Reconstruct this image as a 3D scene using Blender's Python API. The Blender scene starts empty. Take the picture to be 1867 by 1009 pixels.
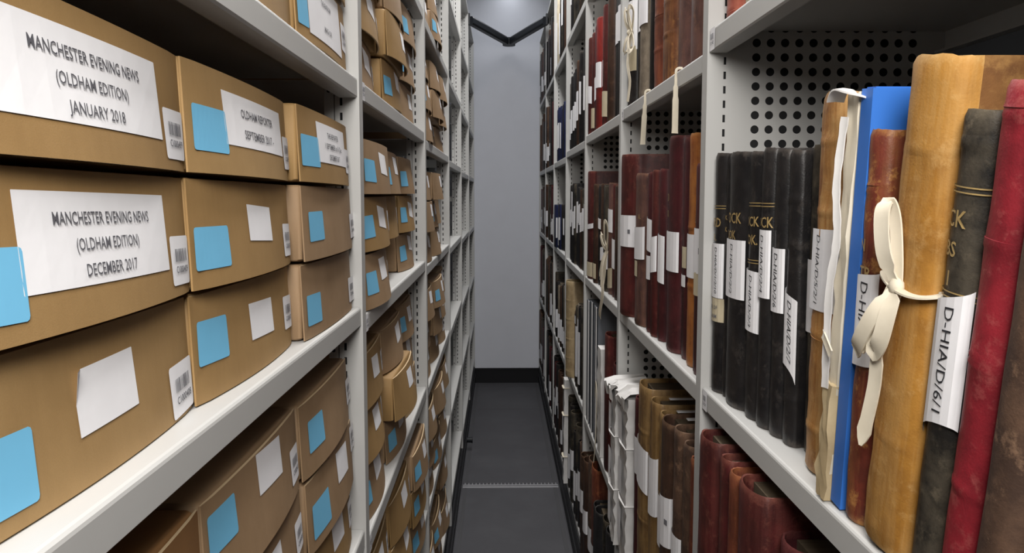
import bpy, bmesh, math, random
from mathutils import Vector, Matrix, noise as mnoise
PI = math.pi
SC = bpy.context.scene
COL = SC.collection

# ------------------------------------------------------------------ camera
cam_data = bpy.data.cameras.new('camera')
cam_data.sensor_width = 36.0
cam_data.lens = 1450.0 / 1867.0 * 36.0
cam_data.shift_y = -0.0132
cam_data.clip_start = 0.02
cam = bpy.data.objects.new('camera', cam_data)
cam.location = (0, 0, 1.80)
cam.rotation_euler = (math.radians(85.0), 0, math.radians(-0.8463))
COL.objects.link(cam)
SC.camera = cam

# ------------------------------------------------------------------ world and exposure
W = bpy.data.worlds.new('world'); SC.world = W; W.use_nodes = True
W.node_tree.nodes['Background'].inputs[0].default_value = (0.60, 0.62, 0.66, 1)
W.node_tree.nodes['Background'].inputs[1].default_value = 0.05
SC.view_settings.view_transform = 'Standard'
SC.view_settings.look = 'None'
SC.view_settings.exposure = 0.0
SC.view_settings.gamma = 1.0
SC.view_settings.use_curve_mapping = False

# ------------------------------------------------------------------ large lamps of the store and an added near fill light
def area(name, loc, rot, sx, sy, power, col=(1, .97, .93)):
    l = bpy.data.lights.new(name, 'AREA'); l.shape = 'RECTANGLE'; l.size = sx; l.size_y = sy
    l.energy = power; l.color = col
    o = bpy.data.objects.new(name, l); o.location = loc; o.rotation_euler = rot; COL.objects.link(o); return o
area('aisle_lamp', (0.06, 3.1, 3.60), (0, 0, 0), 0.30, 4.8, 78, (1, .975, .95))
area('far_aisle_lamp', (0.06, 6.3, 3.60), (0, 0, 0), 0.30, 1.6, 7, (.93, .96, 1.0))
area('near_fill_light', (0.04, -0.28, 2.36), (math.radians(72), 0, 0), 0.44, 0.45, 28, (1, .96, .91))  # added light above and behind the camera, no fixture, brightens the near shelves
area('next_aisle_lamp', (-3.3, 5.5, 3.50), (0, 0, 0), 0.25, 3.0, 14, (.95, .97, 1.0))

# ------------------------------------------------------------------ node helpers
class NT:
    def __init__(s, name):
        m = bpy.data.materials.new(name); m.use_nodes = True
        s.m = m; s.t = m.node_tree; s.b = s.t.nodes['Principled BSDF']; s.out = s.t.nodes['Material Output']
    def n(s, typ, **kw):
        nd = s.t.nodes.new(typ)
        for k, v in kw.items():
            if k.startswith('i_'):
                nd.inputs[k[2:].replace('_', ' ')].default_value = v
            else:
                setattr(nd, k, v)
        return nd
    def l(s, a, b): s.t.links.new(a, b)
    def math(s, op, a, b=None, c=None):
        nd = s.t.nodes.new('ShaderNodeMath'); nd.operation = op
        for i, v in enumerate((a, b, c)):
            if v is None: continue
            if isinstance(v, (int, float)): nd.inputs[i].default_value = v
            else: s.l(v, nd.inputs[i])
        return nd.outputs[0]
    def mix(s, f, a, b, mode='MIX'):
        nd = s.t.nodes.new('ShaderNodeMix'); nd.data_type = 'RGBA'; nd.blend_type = mode
        for sock, v in ((nd.inputs[0], f), (nd.inputs[6], a), (nd.inputs[7], b)):
            if isinstance(v, (int, float)): sock.default_value = v
            elif isinstance(v, tuple): sock.default_value = (v + (1,))[:4]
            else: s.l(v, sock)
        return nd.outputs[2]
    def coords(s, scale=(1, 1, 1), perobj=True, src='Object'):
        tc = s.n('ShaderNodeTexCoord'); mp = s.n('ShaderNodeMapping')
        s.l(tc.outputs[src], mp.inputs[0]); mp.inputs['Scale'].default_value = scale
        if perobj:
            oi = s.n('ShaderNodeObjectInfo'); cb = s.n('ShaderNodeCombineXYZ')
            for i in range(3): s.l(s.math('MULTIPLY', oi.outputs['Random'], (37., 53., 71.)[i]), cb.inputs[i])
            s.l(cb.outputs[0], mp.inputs['Location'])
        return mp.outputs[0]
    def noise(s, vec, scale, detail=5, rough=.6):
        nd = s.n('ShaderNodeTexNoise'); nd.inputs['Scale'].default_value = scale
        nd.inputs['Detail'].default_value = detail; nd.inputs['Roughness'].default_value = rough
        s.l(vec, nd.inputs['Vector']); return nd.outputs['Fac']
    def ramp(s, f, lo, hi):
        nd = s.n('ShaderNodeMapRange'); nd.inputs[1].default_value = lo; nd.inputs[2].default_value = hi
        s.l(f, nd.inputs[0]); return nd.outputs[0]
    def bump(s, h, strength, dist):
        nd = s.n('ShaderNodeBump'); nd.inputs['Strength'].default_value = strength; nd.inputs['Distance'].default_value = dist
        s.l(h, nd.inputs['Height']); s.l(nd.outputs[0], s.b.inputs['Normal'])
    def set(s, col=None, rough=None, metal=None, spec=None):
        for k, v in (('Base Color', col), ('Roughness', rough), ('Metallic', metal), ('Specular IOR Level', spec)):
            if v is None: continue
            if isinstance(v, tuple): s.b.inputs[k].default_value = (v + (1,))[:4]
            elif isinstance(v, (int, float)): s.b.inputs[k].default_value = v
            else: s.l(v, s.b.inputs[k])
        return s

def lin(r, g, b):
    f = lambda c: ((c / 255 + .055) / 1.055) ** 2.4 if c / 255 > .04045 else c / 255 / 12.92
    return (f(r), f(g), f(b))

def paint(name, col, rough=.45, var=.04):
    s = NT(name); v = s.coords((1, 1, 1), False)
    n = s.noise(v, 6, 3)
    s.set(s.mix(n, tuple(c * (1 - var) for c in col), tuple(c * (1 + var) for c in col)), rough, spec=.35)
    s.bump(s.noise(v, 260, 2), .06, .0006); return s.m

def flat(name, col, rough=.6, spec=.3):
    s = NT(name); v = s.coords((1, 1, 1))
    s.set(s.mix(s.noise(v, 30, 3), tuple(c * .96 for c in col), tuple(min(c * 1.04, 1) for c in col)), rough, spec=spec); return s.m

GREY = (.50, .50, .49)
M = {}
M['paint'] = paint('grey_shelf_paint', GREY, .42)
M['carriage'] = paint('black_carriage_paint', (.012, .012, .014), .5)
M['wall'] = paint('pale_grey_wall_paint', (.68, .70, .765), .85)
M['ceiling'] = paint('white_ceiling_paint', (.62, .62, .63), .9)
M['side_wall'] = paint('grey_wall_paint', (.12, .12, .12), .9)
M['baseboard'] = paint('black_skirting', (.008, .008, .010), .45)
M['arm'] = paint('dark_arm_enamel', (.010, .012, .016), .5)
M['rail'] = paint('pale_rail_metal', (.34, .34, .36), .4)
M['hole_shade'] = paint('painted_hole_shade', (.012, .012, .013), .8)  # near-black colour standing in for shade inside the upright holes

def floor_mat():
    s = NT('dark_grey_vinyl'); v = s.coords((1, 1, 1), False)
    n = s.noise(v, 700, 2); n2 = s.noise(v, 3, 6, .65)
    c = s.mix(s.ramp(n, .35, .7), (.056, .056, .062), (.105, .104, .114))
    c = s.mix(s.ramp(n2, .45, .8), c, (.10, .10, .109))
    s.set(c, .52, spec=.3); s.bump(n, .15, .001); return s.m
M['floor'] = floor_mat()

def upright_mat(name, perforated):
    """local x = depth behind the front face, z = height: slots, then holes"""
    s = NT(name); tc = s.n('ShaderNodeTexCoord'); sp = s.n('ShaderNodeSeparateXYZ'); s.l(tc.outputs['Object'], sp.inputs[0])
    x, z = sp.outputs[0], sp.outputs[2]
    def frac(a, p): return s.math('FRACT', s.math('DIVIDE', a, p))
    slot = s.math('MULTIPLY', s.math('LESS_THAN', s.math('ABSOLUTE', s.math('SUBTRACT', x, .031)), .0022),
                  s.math('LESS_THAN', frac(z, .025), .52))
    if perforated:
        fx = s.math('SUBTRACT', frac(s.math('SUBTRACT', x, .086 - .0125), .025), .5)
        fz = s.math('SUBTRACT', frac(z, .025), .5)
        r = s.math('ADD', s.math('MULTIPLY', fx, fx), s.math('MULTIPLY', fz, fz))
        hole = s.math('MULTIPLY', s.math('LESS_THAN', r, .29 ** 2), s.math('GREATER_THAN', x, .074))
        hole = s.math('MULTIPLY', hole, s.math('LESS_THAN', x, .374))
    else:
        dx = s.math('SUBTRACT', x, .052); dz = s.math('MULTIPLY', s.math('SUBTRACT', frac(z, .05), .5), .05)
        r = s.math('ADD', s.math('MULTIPLY', dx, dx), s.math('MULTIPLY', dz, dz))
        hole = s.math('LESS_THAN', r, .0032 ** 2)
        seam = s.math('LESS_THAN', s.math('ABSOLUTE', s.math('SUBTRACT', x, .0425)), .0009)
    cut = s.math('MAXIMUM', slot, hole)
    col = GREY
    if not perforated:
        col = s.mix(seam, GREY, (.10, .10, .10))
    s.set(col, .42, spec=.35)
    tr = s.n('ShaderNodeBsdfTransparent'); ms = s.n('ShaderNodeMixShader')
    s.l(cut, ms.inputs[0]); s.l(s.b.outputs[0], ms.inputs[1]); s.l(tr.outputs[0], ms.inputs[2]); s.l(ms.outputs[0], s.out.inputs[0])
    return s.m
M['upright_r'] = upright_mat('perforated_upright_steel', True)
M['upright_l'] = upright_mat('slotted_upright_steel', False)

def kraft(name, col, dark):
    s = NT(name); v = s.coords((1, 1, 1)); vs = s.coords((3, 60, 4))
    n = s.noise(v, 9, 5); f = s.noise(v, 900, 2); w = s.noise(vs, 2.2, 3)
    c = s.mix(s.ramp(n, .35, .7), col, dark)
    c = s.mix(s.math('MULTIPLY', s.ramp(f, .4, .7), .25), c, tuple(k * .72 for k in col))
    c = s.mix(s.math('MULTIPLY', s.ramp(w, .42, .62), .09), c, tuple(min(1, k * 1.18) for k in col))
    s.set(c, .62, spec=.28); s.bump(f, .10, .0008); return s.m
M['kraft'] = [kraft('kraft_board', (.350, .218, .090), (.285, .172, .068)),
              kraft('pale_kraft_board', (.370, .236, .102), (.305, .188, .078)),
              kraft('brown_kraft_board', (.33, .218, .125), (.265, .17, .092))]
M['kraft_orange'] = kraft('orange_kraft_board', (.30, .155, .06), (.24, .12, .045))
M['edge'] = flat('kraft_cut_edge', (.55, .41, .25), .8)
def paper_mat(name, c, d):
    s = NT(name); v = s.coords((1, 1, 1)); n = s.noise(v, 14, 5)
    s.set(s.mix(s.ramp(n, .35, .75), c, d), .7, spec=.2); s.bump(s.noise(v, 40, 3), .12, .002); return s.m
M['paper'] = paper_mat('white_paper', (.86, .86, .89), (.80, .80, .83))
M['cream'] = paper_mat('cream_paper', (.62, .55, .40), (.50, .43, .29))
M['vellum'] = paper_mat('aged_vellum', (.60, .48, .29), (.40, .30, .17))
M['blue'] = flat('sky_blue_sticker', (.175, .50, .76), .5)
M['ink'] = flat('black_ink', (.02, .02, .025), .7)
M['greyink'] = flat('grey_ink', (.16, .16, .18), .7)
M['print'] = flat('faded_print_ink', (.10, .10, .115), .7)
M['gold'] = flat('gold_tooling', (.36, .25, .10), .45, .6)
M['tape'] = paper_mat('cotton_tape', (.72, .66, .54), (.60, .54, .42))
M['crumple'] = paper_mat('wrapping_paper', (.72, .71, .70), (.58, .57, .56))
M['bluebox'] = flat('bright_blue_card', (.035, .16, .56), .5)
M['foldergrey'] = flat('slate_folder_card', (.14, .15, .17), .6)
def pages():
    s = NT('page_edges'); v = s.coords((1, 1, 1)); w = s.coords((4, 900, 4))
    s.set(s.mix(s.noise(w, 1, 3), (.05, .036, .024), (.16, .125, .085)), .9, spec=.1); return s.m  # page tones darkened, shade at the book heads is put into this colour
M['pages'] = pages()

def leather(name, base, dark, worn, streak=0., wear=.5, rough=.5):
    s = NT(name); v = s.coords((1, 1, 1)); vs = s.coords((26, 26, 2.2)); g = s.n('ShaderNodeTexCoord').outputs['Generated']
    sp = s.n('ShaderNodeSeparateXYZ'); s.l(g, sp.inputs[0])
    n1 = s.noise(v, 16, 8, .68); n2 = s.noise(v, 45, 6, .7); fine = s.noise(v, 420, 3)
    c = s.mix(s.ramp(n1, .42, .60), base, dark)
    if streak: c = s.mix(s.math('MULTIPLY', s.ramp(s.noise(vs, 3, 5), .42, .62), streak), c, worn)
    c = s.mix(s.math('MULTIPLY', s.ramp(n2, .55, .68), wear), c, worn)
    ends = s.ramp(s.math('ADD', s.math('ABSOLUTE', s.math('SUBTRACT', sp.outputs[2], .5)), s.math('MULTIPLY', n2, .075)), .515, .545)
    c = s.mix(s.math('MULTIPLY', ends, .75), c, worn)
    s.set(c, rough, spec=.35); s.bump(s.math('ADD', fine, s.math('MULTIPLY', n2, 1.5)), .28, .0012); return s.m
L = {
 'black': leather('black_leather', (.009, .0085, .0095), (.019, .017, .017), (.10, .085, .075), 0, .3, .42),
 'black_cloth': leather('black_cloth', (.018, .017, .019), (.010, .010, .011), (.07, .065, .06), 0, .2, .6),
 'tan': leather('tan_calf', (.36, .165, .045), (.20, .08, .022), (.52, .32, .13), .65, .6),
 'redbrown': leather('red_brown_calf', (.17, .034, .020), (.10, .022, .014), (.42, .20, .06), .25, .95),
 'ochre': leather('ochre_suede', (.37, .172, .027), (.27, .118, .018), (.52, .32, .12), .35, .45, .75),
 'charcoal': leather('charcoal_leather', (.062, .052, .038), (.010, .009, .008), (.14, .115, .08), 0, .6, .55),
 'crimson': leather('crimson_leather', (.26, .016, .026), (.17, .011, .018), (.40, .11, .10), 0, .4, .5),
 'umber': leather('umber_suede', (.10, .055, .034), (.05, .027, .018), (.22, .13, .08), 0, .8, .8),
 'oxblood': leather('oxblood_leather', (.080, .013, .013), (.045, .009, .009), (.21, .07, .05), .15, .45),
 'maroon': leather('maroon_leather', (.060, .010, .013), (.038, .008, .010), (.17, .05, .045), .1, .3),
 'russet': leather('russet_leather', (.15, .036, .020), (.075, .018, .012), (.33, .12, .05), .3, .6),
 'orange': leather('orange_tan_leather', (.36, .125, .028), (.20, .055, .017), (.44, .20, .06), .4, .35),
 'brown': leather('dark_brown_leather', (.050, .025, .017), (.028, .015, .011), (.15, .085, .05), .15, .5),
 'rosebrown': leather('dusty_rose_brown_leather', (.125, .062, .055), (.075, .038, .034), (.27, .13, .075), .25, .5),
 'olive': leather('olive_tan_leather', (.20, .115, .040), (.105, .055, .022), (.33, .21, .09), .5, .4),
 'red': leather('bright_red_cloth', (.225, .018, .015), (.145, .013, .012), (.32, .08, .06), .1, .25),
 'navy': leather('navy_cloth', (.016, .022, .075), (.011, .014, .045), (.07, .08, .13), 0, .25),
 'greytan': leather('grey_tan_suede', (.19, .155, .115), (.11, .088, .065), (.29, .24, .18), .3, .5, .8),
 'pink': leather('faded_pink_leather', (.36, .095, .065), (.24, .045, .035), (.46, .20, .12), .2, .5),
 'tanbrown': leather('tan_brown_leather', (.17, .065, .028), (.08, .03, .017), (.34, .16, .05), .35, .7),
 'sidebrown': leather('rough_brown_board', (.17, .075, .022), (.11, .045, .014), (.30, .16, .05), 0, .5, .85),
 'creamcloth': leather('cream_cloth', (.52, .46, .35), (.38, .32, .23), (.62, .56, .45), .2, .3),
}

# ------------------------------------------------------------------ mesh helpers
def build(name, verts, faces, mats, parent=None, mi=None, smooth=False, sharp=35):
    me = bpy.data.meshes.new(name); me.from_pydata([tuple(v) for v in verts], [], faces)
    for m in (mats if isinstance(mats, (list, tuple)) else [mats]): me.materials.append(m)
    if mi: me.polygons.foreach_set('material_index', mi)
    bm = bmesh.new(); bm.from_mesh(me); bmesh.ops.recalc_face_normals(bm, faces=bm.faces[:]); bm.to_mesh(me); bm.free()
    if smooth:
        me.shade_smooth(); me.set_sharp_from_angle(angle=math.radians(sharp))
    o = bpy.data.objects.new(name, me); COL.objects.link(o)
    if parent: o.parent = parent
    return o
class MB:
    def __init__(s): s.v = []; s.f = []; s.m = []
    def add(s, vs, fs, mi=0):
        k = len(s.v); s.v += [tuple(v) for v in vs]; s.f += [tuple(i + k for i in f) for f in fs]; s.m += [mi] * len(fs)
    def box(s, x0, x1, y0, y1, z0, z1, mi=0):
        s.add([(x, y, z) for x in (x0, x1) for y in (y0, y1) for z in (z0, z1)],
              [(0, 1, 3, 2), (4, 6, 7, 5), (0, 4, 5, 1), (2, 3, 7, 6), (0, 2, 6, 4), (1, 5, 7, 3)], mi)
    def prism(s, prof, y0, y1, mi=0):                     # profile in x,z extruded along y
        n = len(prof)
        s.add([(x, y0, z) for x, z in prof] + [(x, y1, z) for x, z in prof],
              [(i, (i + 1) % n, (i + 1) % n + n, i + n) for i in range(n)] + [tuple(range(n)), tuple(range(2 * n - 1, n - 1, -1))], mi)
    def cyl(s, a, b, r, n=14, mi=0):
        a, b = Vector(a), Vector(b); d = (b - a).normalized()
        u = d.orthogonal().normalized(); w = d.cross(u)
        vs = [p + (u * math.cos(2 * PI * i / n) + w * math.sin(2 * PI * i / n)) * r for p in (a, b) for i in range(n)]
        s.add(vs, [(i, (i + 1) % n, (i + 1) % n + n, i + n) for i in range(n)] + [tuple(range(n)), tuple(range(2 * n - 1, n - 1, -1))], mi)
    def build(s, name, mats, parent=None, smooth=False, sharp=35):
        return build(name, s.v, s.f, mats, parent, s.m, smooth, sharp)
def empty(name, loc, label=None, cat=None, group=None):
    o = bpy.data.objects.new(name, None); COL.objects.link(o); o.location = loc; o.empty_display_size = .05
    return tag(o, label, cat, group)
def tag(o, label=None, cat=None, group=None, kind=None):
    if label: o['label'] = label
    if cat: o['category'] = cat
    if group: o['group'] = group
    if kind: o['kind'] = kind
    return o
def struct(o): o['kind'] = 'structure'; return o

_tc = {}
def text2d(s, size=1.0, bold=0., shear=0.):
    key = (s, size, bold, shear)
    if key in _tc: return _tc[key]
    cu = bpy.data.curves.new('t', 'FONT'); cu.body = s; cu.size = size; cu.resolution_u = 2; cu.offset = bold * size; cu.shear = shear
    ob = bpy.data.objects.new('t', cu); COL.objects.link(ob)
    dg = bpy.context.evaluated_depsgraph_get(); me = bpy.data.meshes.new_from_object(ob.evaluated_get(dg))
    vs = [(v.co.x, v.co.y) for v in me.vertices]; fs = [tuple(p.vertices) for p in me.polygons]
    bpy.data.objects.remove(ob); bpy.data.curves.remove(cu); bpy.data.meshes.remove(me)
    w = max((v[0] for v in vs), default=0)
    _tc[key] = (vs, fs, w); return _tc[key]

# ================================================================== THE ROOM
LX, RX = -.241, .363            # front faces of the two shelving units
YE = 7.42                       # far end of both units
m = MB(); m.box(-4.6, 4.0, -3.2, 7.6, -.1, 0); struct(m.build('floor', M['floor']))
m = MB(); m.box(-4.6, 4.0, 7.47, 7.6, 0, 3.75); struct(m.build('wall_back', M['wall']))
m = MB(); m.box(-4.6, 4.0, -3.2, 7.6, 3.72, 3.85); struct(m.build('ceiling', M['ceiling']))
m = MB(); m.box(-4.7, -4.6, -3.2, 7.6, 0, 3.75); struct(m.build('wall_left', M['side_wall']))
m = MB(); m.box(4.0, 4.1, -3.2, 7.6, 0, 3.75); struct(m.build('wall_right', M['side_wall']))
m = MB(); m.box(-4.6, 4.0, -3.3, -3.2, 0, 3.75); struct(m.build('wall_front', M['side_wall']))
m = MB(); m.box(-4.55, 3.95, 7.455, 7.47, 0, .135); m.box(-4.55, 3.95, 7.448, 7.47, .125, .142); struct(m.build('baseboard_back', M['baseboard']))
# rail crossing the aisle floor, and the paler vinyl edging beside the carriages
m = MB(); m.box(-.232, .355, 4.735, 4.757, 0, .004); m.box(-.232, .355, 4.772, 4.785, 0, .004)
for i in range(26): m.box(-.222 + i * .0225, -.217 + i * .0225, 4.79, 4.815, 0, .003)
struct(m.build('trim_1', M['rail']))
m = MB(); m.box(-.225, -.205, .0, 7.45, 0, .0025); struct(m.build('trim_2', paint('worn_floor_edging', (.075, .075, .08), .6)))
m = MB(); m.box(.325, .345, .0, 7.45, 0, .0025); struct(m.build('trim_3', bpy.data.materials['worn_floor_edging']))
m = MB(); m.box(-.2, .32, 6.52, 6.524, 0, .001); m.box(-.2, .32, 2.9, 2.904, 0, .001); struct(m.build('trim_4', bpy.data.materials['worn_floor_edging']))

# ================================================================== SHELVING UNITS (each rolls as one piece on its carriage)
def lip_profile(depth, h):
    """local x = depth; a folded steel tray: rounded front lip, return flange below, back lip"""
    r = .005; t = .0022; p = [(depth, 0), (r, 0)]
    for a in (30, 60, 90): p.append((r - r * math.sin(math.radians(a)), -r + r * math.cos(math.radians(a))))
    p += [(0, -h + r * .5), (r * .5, -h), (.030, -h), (.030, -h + t), (t, -h + t), (t, -r), (r, -t)]
    p += [(depth - t, -t), (depth - t, -h + .004), (depth - .02, -h + .004), (depth - .02, -h), (depth, -h)]
    return p
def barcode_bits(mb, s, t0, z0, w, h, mi_ink, code, surf):
    """bars and number on a sticker: surf(t, z, off) -> point"""
    rnd = random.Random(code); n = 13; x = t0 + w * .18; wid = w * .64
    for i in range(n):
        a = x + wid * i / n; b = a + wid / n * rnd.choice((.35, .5, .7))
        mb.add([surf(a, z0 + h * .48, .0009), surf(b, z0 + h * .48, .0009), surf(b, z0 + h * .74, .0009), surf(a, z0 + h * .74, .0009)], [(0, 1, 2, 3)], mi_ink)
    vs, fs, tw = text2d(code, 1.0, .02); k = wid / tw * 1.05
    mb.add([surf(x + vx * k, z0 + h * .25 + vy * min(k * 1.5, h * .2), .0009) for vx, vy in vs], fs, mi_ink)

def unit(name, X, sgn, posts, shelf_levels, upmat, label, perforated, y_start):
    """sgn = -1: unit left of the aisle (depth towards -x)"""
    root = empty(name, (X, y_start, 0), label, 'shelving unit')
    lev_all = []
    D = .42
    P = lambda d: sgn * d                       # local x from depth
    ysh = lambda y: y - y_start
    def mk(prefix, mb, mats, **k): return mb.build(prefix, mats, root, **k)
    # carriage
    c = MB(); a, b = sorted((P(.0), P(D))); c.box(a, b, 0, YE - y_start, .012, .17)
    a, b = sorted((P(-.006), P(.02))); c.box(a, b, 0, YE - y_start, .075, .10)
    mk('carriage', c, M['carriage'])
    # uprights, modelled in depth coordinates
    for py in posts:
        u = MB()
        if perforated:
            u.box(0, D, -.017, .017, .17, 3.165)
            u.box(.02, D - .02, -.0135, .0135, .19, 3.15, 1)  # added dark core, makes the holes look black
        else:
            u.box(.008, .056, -.0135, .0135, .19, 3.15, 1)  # same added dark core behind the slots
            u.box(0, .060, -.017, .017, .17, 3.165); u.box(D - .060, D, -.017, .017, .17, 3.165)
            for zz in (.35, 1.05, 1.75, 2.45, 3.1): u.box(.060, D - .060, -.004, .004, zz, zz + .03)
        o = mk('upright', u, [upmat, M['hole_shade']])
        o.location = (0, py - y_start, 0); o.rotation_euler = (0, 0, 0 if sgn > 0 else PI)
    # shelves
    for bi, lv in enumerate(shelf_levels):
        y0, y1 = posts[bi] + .0185, posts[bi + 1] - .0185
        for li, item in enumerate(lv):
            z, tilt, lab, lh = item if isinstance(item, tuple) else (item, 0, False, None)
            lh = lh or (.036 if perforated else .034)
            prof = [(P(x + .003), zz) for x, zz in lip_profile(D - .004, lh)]
            s = MB(); n = len(prof)
            ya, yb = y0 - y_start, y1 - y_start
            s.add([(x, ya, z + zz + tilt) for x, zz in prof] + [(x, yb, z + zz) for x, zz in prof],
                  [(i, (i + 1) % n, (i + 1) % n + n, i + n) for i in range(n)] + [tuple(range(n)), tuple(range(2 * n - 1, n - 1, -1))])
            sh = mk('shelf', s, M['paint'])
            if lab:
                lb = MB(); w = .03; t0 = (ya + .006) if sgn < 0 else (yb - .006)
                dirn = 1 if sgn < 0 else -1
                hh = lh - .002; zb = z - lh + .001
                surf = lambda t, zz, off: (P(.0028 - .0006 - off), t0 + dirn * t, zz)
                lb.add([surf(0, zb, 0), surf(w, zb, 0), surf(w, zb + hh, 0), surf(0, zb + hh, 0)], [(0, 1, 2, 3)], 0)
                barcode_bits(lb, 0, 0, zb, w, hh, 1, 'S%03d' % (bi * 37 + li * 11 + 120), surf)
                l = lb.build('shelf_label', [M['paper'], M['greyink']], sh); l['label'] = 'white barcode label at the end of the shelf lip'
    if not perforated:
        t = MB(); a, b = sorted((P(D + .002), P(D + .004))); t.box(a, b, 0, YE - y_start, .17, 3.165); mk('light_block_sheet', t, M['carriage'])  # added dark sheet, blocks light from behind and stands in for the dark open rear
    t = MB(); a, b = sorted((P(.0), P(D))); t.box(a, b, 0, YE - y_start + .012, 3.165, 3.18); mk('top_panel', t, M['paint'])
    return root

lposts = [.216] + [1.40 + 1.2 * i for i in range(5)] + [YE - .017]
T = lambda z, lab=False, tilt=0, lh=None: (z, tilt, lab, lh)
L_LEV = [
 [T(.38), T(.79), T(1.199), T(1.602, tilt=.010), T(1.997), T(2.39), T(2.78)],
 [T(.30), T(.745), T(1.165, True), T(1.582, True), T(1.998, True), T(2.385), T(2.78)],
 [T(.29), T(.727, True), T(1.145), T(1.56), T(1.977), T(2.374), T(2.78)],
 [T(.284), T(.713), T(1.125), T(1.537), T(1.962), T(2.36), T(2.766)],
 [T(.252), T(.69), T(1.085), T(1.51), T(1.94), T(2.343), T(2.75)],
 [T(.25), T(.60), T(1.03), T(1.495), T(1.94), T(2.337), T(2.745)],
]
LU = unit('shelving_unit', LX, -1, lposts, L_LEV, M['upright_l'], 'grey metal shelving unit left of the aisle, stacked with brown archive boxes', False, .20)
rposts = [.43 + 1.0 * i for i in range(7)] + [YE - .017]
R_LEV = [[T(.75), T(1.45, True, lh=.038), T(2.085, True, lh=.040), T(2.65)],
         [T(.75, lh=.05), T(1.447), T(2.052, True), T(2.65)]] + \
        [[T(.22), T(.83), T(1.445), T(2.045), T(2.635)], [T(.22), T(.85), T(1.442), T(2.03), T(2.635)], [T(.22), T(.85), T(1.45), T(2.005), T(2.62)],
         [T(.22), T(.85), T(1.45), T(2.0), T(2.61)], [T(.22), T(.85), T(1.45), T(2.0), T(2.61)]]
RU = unit('shelving_unit', RX, 1, rposts, R_LEV, M['upright_r'], 'grey metal shelving unit right of the aisle, filled with old bound volumes', True, .41)
# bumper on the left carriage
b = MB(); b.cyl((-.004, 5.26, .075), (.040, 5.26, .075), .019); b.cyl((.036, 5.26, .075), (.045, 5.26, .075), .022)
b.build('bumper', M['arm'], LU, smooth=True).location = (0, 0, 0)

# folding cable arm between the tops of the two units
ar = empty('cable_arm', (.078, 7.08, 3.118), 'black folding cable arm spanning the aisle between the tops of both shelving units', 'cable arm')
def bar(p, q, w, h):
    p, q = Vector(p), Vector(q); d = (q - p).normalized(); s = Vector((-d.y, d.x, 0)) * w / 2; u = Vector((0, 0, h / 2))
    mb = MB(); vs = []
    for c, (a, e) in ((p, (1, 1)), (q, (1, 1))):
        vs += [c + s * .7 + u, c + s + u * .6, c + s - u * .6, c + s * .7 - u, c - s * .7 - u, c - s - u * .6, c - s + u * .6, c - s * .7 + u]
    mb.add(vs, [(i, (i + 1) % 8, (i + 1) % 8 + 8, i + 8) for i in range(8)] + [tuple(range(8)), tuple(range(15, 7, -1))])
    return mb
bar((-.306, -.86, 0), (-.02, -.03, 0), .05, .062).build('arm_bar', M['arm'], ar)
bar((.272, -.86, 0), (.02, -.03, 0), .05, .062).build('arm_bar', M['arm'], ar)
h = MB(); h.cyl((0, 0, -.032), (0, 0, .032), .055, 24); h.build('hinge', M['arm'], ar, smooth=True)
for sx in (-.3125, .2785):
    k = MB(); k.box(sx - .006, sx + .006, -.90, -.84, -.035, .047); k.build('bracket', M['arm'], ar)

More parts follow.
